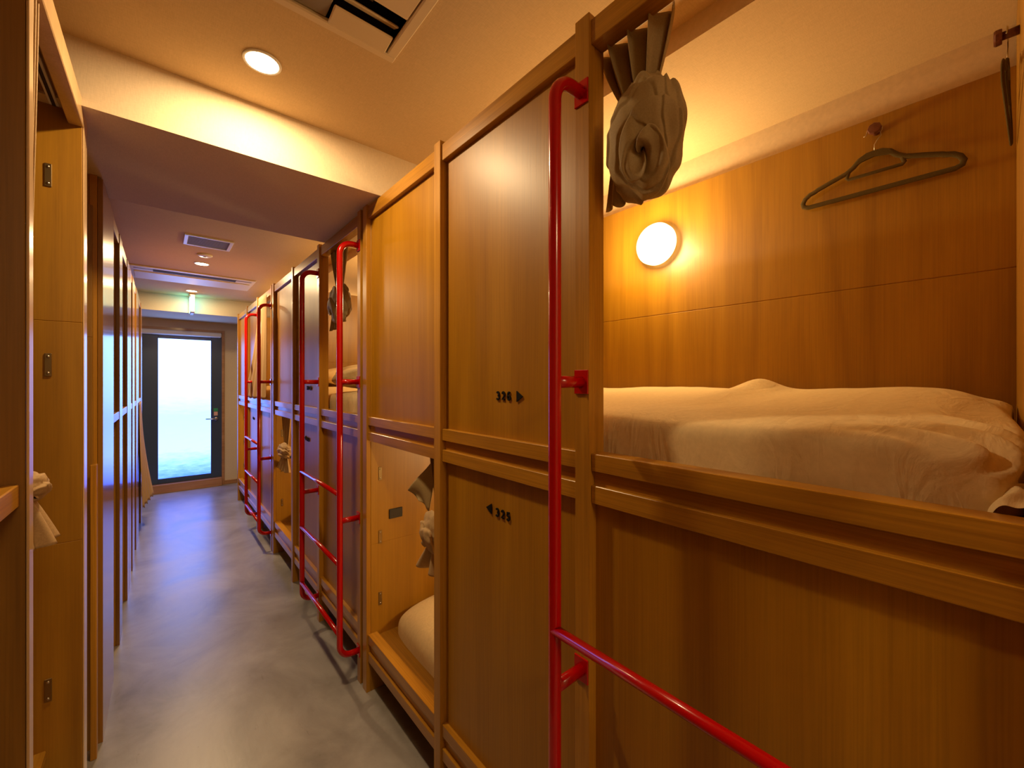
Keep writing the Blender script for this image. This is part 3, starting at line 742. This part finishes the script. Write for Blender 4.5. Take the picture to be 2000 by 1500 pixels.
# near bunk: partition, rail, deck (mostly outside the view)
r = lroot('bunk_unit', -0.5, 'near left wooden bunk cut off by the left edge of the frame', group='bunk units along the left side')
m1 = MB(); lb(m1, -0.004, 1.681, -H, 0.0, 1.712, 0.96, 0.001); m1.build('partition_edge', M['edge'], r)
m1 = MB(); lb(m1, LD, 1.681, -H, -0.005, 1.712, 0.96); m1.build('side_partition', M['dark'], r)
m1 = MB(); lb(m1, -0.045, 0.0, -0.232, -0.012, 1.680, -0.190, .002); m1.build('middle_rail', M['rail'], r)
m1 = MB(); lb(m1, LD, 0.0, -0.225, -0.046, 1.680, -0.200); m1.build('upper_berth_deck', M['deck'], r)
m1 = MB(); lb(m1, LD, 0.0, -1.23, -0.04, 1.680, -1.20); m1.build('lower_berth_deck', M['deck'], r)
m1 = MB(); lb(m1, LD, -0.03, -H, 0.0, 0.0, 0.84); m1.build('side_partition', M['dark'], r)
m1 = MB(); lb(m1, -0.05, 0.0, 0.80, -0.01, 1.680, 0.86); m1.build('header_rail', M['rail'], r)
# full height bay
r = lroot('bunk_unit', 1.2, 'tall open left bay with metal joint plates on its side partition', group='bunk units along the left side')
m1 = MB(); lb(m1, -0.035, 0.014, 0.800, 0.0, 0.664, 0.870, .002); m1.build('header_rail', M['edge'], r)
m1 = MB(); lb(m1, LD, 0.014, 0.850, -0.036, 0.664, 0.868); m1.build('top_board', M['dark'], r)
m1 = MB()
for za, zb in ((-H, -0.495), (-0.495, 0.186), (0.186, 0.874)): lb(m1, LD, 0.665, za, -0.004, 0.729, zb, 0.0014)
m1.build('side_partition', M['side'], r)
m1 = MB(); lb(m1, -0.0035, 0.667, -H, 0.0, 0.729, 0.872, 0.0008); m1.build('partition_edge', M['edge'], r)
for zc in (0.628, 0.053, -0.933):
    p_ = MB(); lb(p_, -0.084, 0.6622, zc - 0.036, -0.068, 0.6648, zc + 0.034, 0.0012); p_ = p_.build('joint_plate', M['brass'], r)
    for dz in (-0.026, 0.024): MB().lathe([(0.0003, 0), (0.004, 0), (0.0032, -0.0018), (0.0003, -0.002)], (-0.076, 0.6621, H + zc + dz), 'y', 10).build('screw', M['steel'], p_, True)
t_ = MB(); lb(t_, -0.072, 0.03, 0.838, -0.052, 0.655, 0.849, .001); t_ = t_.build('curtain_track', M['white'], r)
m1 = MB(); lb(m1, -0.066, 0.03, 0.8365, -0.058, 0.655, 0.838, 0); m1.build('track_slot', M['void'], t_)
m1 = MB(); lb(m1, LD, 0.014, -1.14, -0.080, 0.664, -1.112, .003); m1.build('lower_berth_deck', M['deck'], r)
m1 = MB(); lb(m1, LD - 0.02, 0.014, -H, LD, 0.729, 0.87); m1.build('back_panel', M['back'], r)
# knotted curtain of that bay
root = empty('tied_curtain', (-0.232, 1.262, H + 0.83), label='fawn curtain tied in a knot in the tall left bay', cat='curtain', group='knotted curtains')
m1 = MB(); fan(m1, (0.006, 0.01, 0), 0.085, 0.055, 0.0, -1.02, 3.5, 0.034); m1.build('gathered_heading', M['curtain_l'], root, True, 0.002)
m1 = MB(); knot(m1, (0.016, 0.02, -1.045), 0.046, 0.05, 0.036, (0.6, -0.6, -0.5), 2, 0.2, 2.2, False, 90, 70); m1.build('knot', M['curtain_l'], root, True)
def ltail(u, v):
    ph = 2 * PI * 2.5 * u
    rad = 0.014 + 0.030 * v ** 0.8
    a = PI * 1.15 * (u - 0.1)
    rr = rad * (1 + 0.22 * math.sin(ph * 1.6))
    return Vector((0.008 + 0.014 * v + rr * math.cos(a - 1.2), 0.02 + rr * math.sin(a - 1.2) , -1.050 - 0.110 * v + 0.02 * v * (u - .5)))
m1 = MB(); m1.grid(ltail, 70, 20); m1.build('loose_end', M['curtain_l'], root, True, 0.003)
# recess with a half height board
r = lroot('storage_recess', 1.95, 'dark open recess between the tall bay and the glossy left panel', 'alcove')
m1 = MB()
for za, zb in ((-H, 0.18), (0.18, 0.712)): lb(m1, LD, 0.41, za, -0.028, 0.428, zb)
m1.build('side_partition', M['dark'], r)
m1 = MB(); lb(m1, LD, 0.0, -0.50, -0.045, 0.409, -0.46); m1.build('shelf', M['deck'], r)
m1 = MB(); lb(m1, LD - 0.02, -0.02, -H, LD, 0.428, 0.712); m1.build('back_panel', M['dark'], r)
m1 = MB(); lb(m1, -0.029, 0.340, -H, -0.010, 0.378, -0.325, .002); m1.build('half_height_board', M['post'], r)
# glossy closed panel and the bunks beyond
def left_unit(name, Y, segs, opens, label, group='bunk units along the left side', panel='gloss', strips=1):
    """segs: closed front pieces (y0, y1); opens: open bays (y0, y1)"""
    r = lroot(name, Y, label, 'bunk bed', group)
    for (a, b) in segs:
        a -= Y; b -= Y
        m1 = MB(); lb(m1, -0.016, a, -H, 0.0, b, 0.832, 0.001); m1.build('front_panel', M[panel], r)
        m1 = MB(); lb(m1, -0.040, a, -H, -0.017, a + 0.03, 0.850, 0.001); m1.build('post', M['post'], r)
        m1 = MB(); lb(m1, LD, a, -H, -0.041, a + 0.028, 0.84, 0.001); m1.build('side_partition', M['side'], r)
    for (a, b) in opens:
        a -= Y; b -= Y
        m1 = MB(); lb(m1, -0.04, a, 0.775, -0.004, b, 0.835); m1.build('header_rail', M['rail'], r)
        m1 = MB(); lb(m1, -0.04, a, -0.207, -0.002, b, -0.165)
        if strips > 1: lb(m1, -0.04, a, -0.238, -0.012, b, -0.207, 0); lb(m1, -0.04, a, -0.279, -0.002, b, -0.238)
        m1.build('middle_rail', M['rail'], r)
        m1 = MB(); lb(m1, LD, a, -0.205, -0.041, b, -0.180); m1.build('upper_berth_deck', M['deck'], r)
        m1 = MB(); lb(m1, LD, a, -1.25, -0.041, b, -1.222); m1.build('lower_berth_deck', M['deck'], r)
    y0 = min(x[0] for x in segs + opens) - Y; y1 = max(x[1] for x in segs + opens) - Y
    m1 = MB(); lb(m1, LD - 0.02, y0, -H, LD, y1, 0.84); m1.build('back_panel', M['back'], r)
    return r
left_unit('bunk_unit', 2.38, [(2.382, 2.84), (3.20, 3.39)], [(2.845, 3.195)], 'left bunk unit with a tall glossy panel reflecting the door light')
left_unit('bunk_unit', 3.395, [(3.82, 4.0)], [(3.395, 3.815)], 'left bunk unit two bays past the glossy panel')
left_unit('bunk_unit', 4.015, [(4.02, 4.20), (4.39, 4.66), (4.92, 5.37)], [(4.205, 4.385), (4.665, 4.915)], 'far left bunk unit with narrow openings')
left_unit('bunk_unit', 5.375, [(5.83, 6.08)], [(5.38, 5.825)], 'last left bunk unit beside the end door', strips=2)
# curtain swept out of the last left bunk
def drapeL(u, v):
    ph = 2 * PI * 4 * u
    y = 5.30 + 0.50 * u + 0.10 * v * (u - 0.5)
    x = -0.140 + 0.100 * v ** 1.7 * (0.25 + 0.75 * u) + 0.008 * math.sin(ph) * (0.5 + 0.5 * v)
    return Vector((x + 0.14, y - 5.5, -1.0 * v + 0.01 * math.cos(ph) * v))
o = MB().grid(drapeL, 90, 40).build('hanging_curtain', M['curtain_l'], None, True, 0.002); o.location = (-0.14, 5.5, H - 0.20)
tag(o, 'fawn curtain flaring out into the corridor from the last left bunk', 'curtain')

# ------------------------------------------------------------------ daylight from the door, camera, world
cam = bpy.data.cameras.new('camera'); co = bpy.data.objects.new('camera', cam); C.objects.link(co)
f = 807.5
cam.sensor_width = 36; cam.lens = f / 2000 * 36; cam.clip_start = 0.02
cam.shift_y = -4 / 2000
co.location = (0, 0, H); co.rotation_euler = (PI / 2, 0, -math.radians(40.51))
sc = bpy.context.scene; sc.camera = co
w = bpy.data.worlds.new('world'); sc.world = w; w.use_nodes = True
w.node_tree.nodes['Background'].inputs[0].default_value = (1.0, 0.8, 0.6, 1); w.node_tree.nodes['Background'].inputs[1].default_value = 0.05
sc.view_settings.view_transform = 'Standard'; sc.view_settings.look = 'None'
sc.view_settings.exposure = 0.72; sc.view_settings.gamma = 1.06
sc.cycles.max_bounces = 8; sc.cycles.diffuse_bounces = 5; sc.cycles.glossy_bounces = 4
sc.cycles.sample_clamp_indirect = 6.0
sc.cycles.use_denoising = True
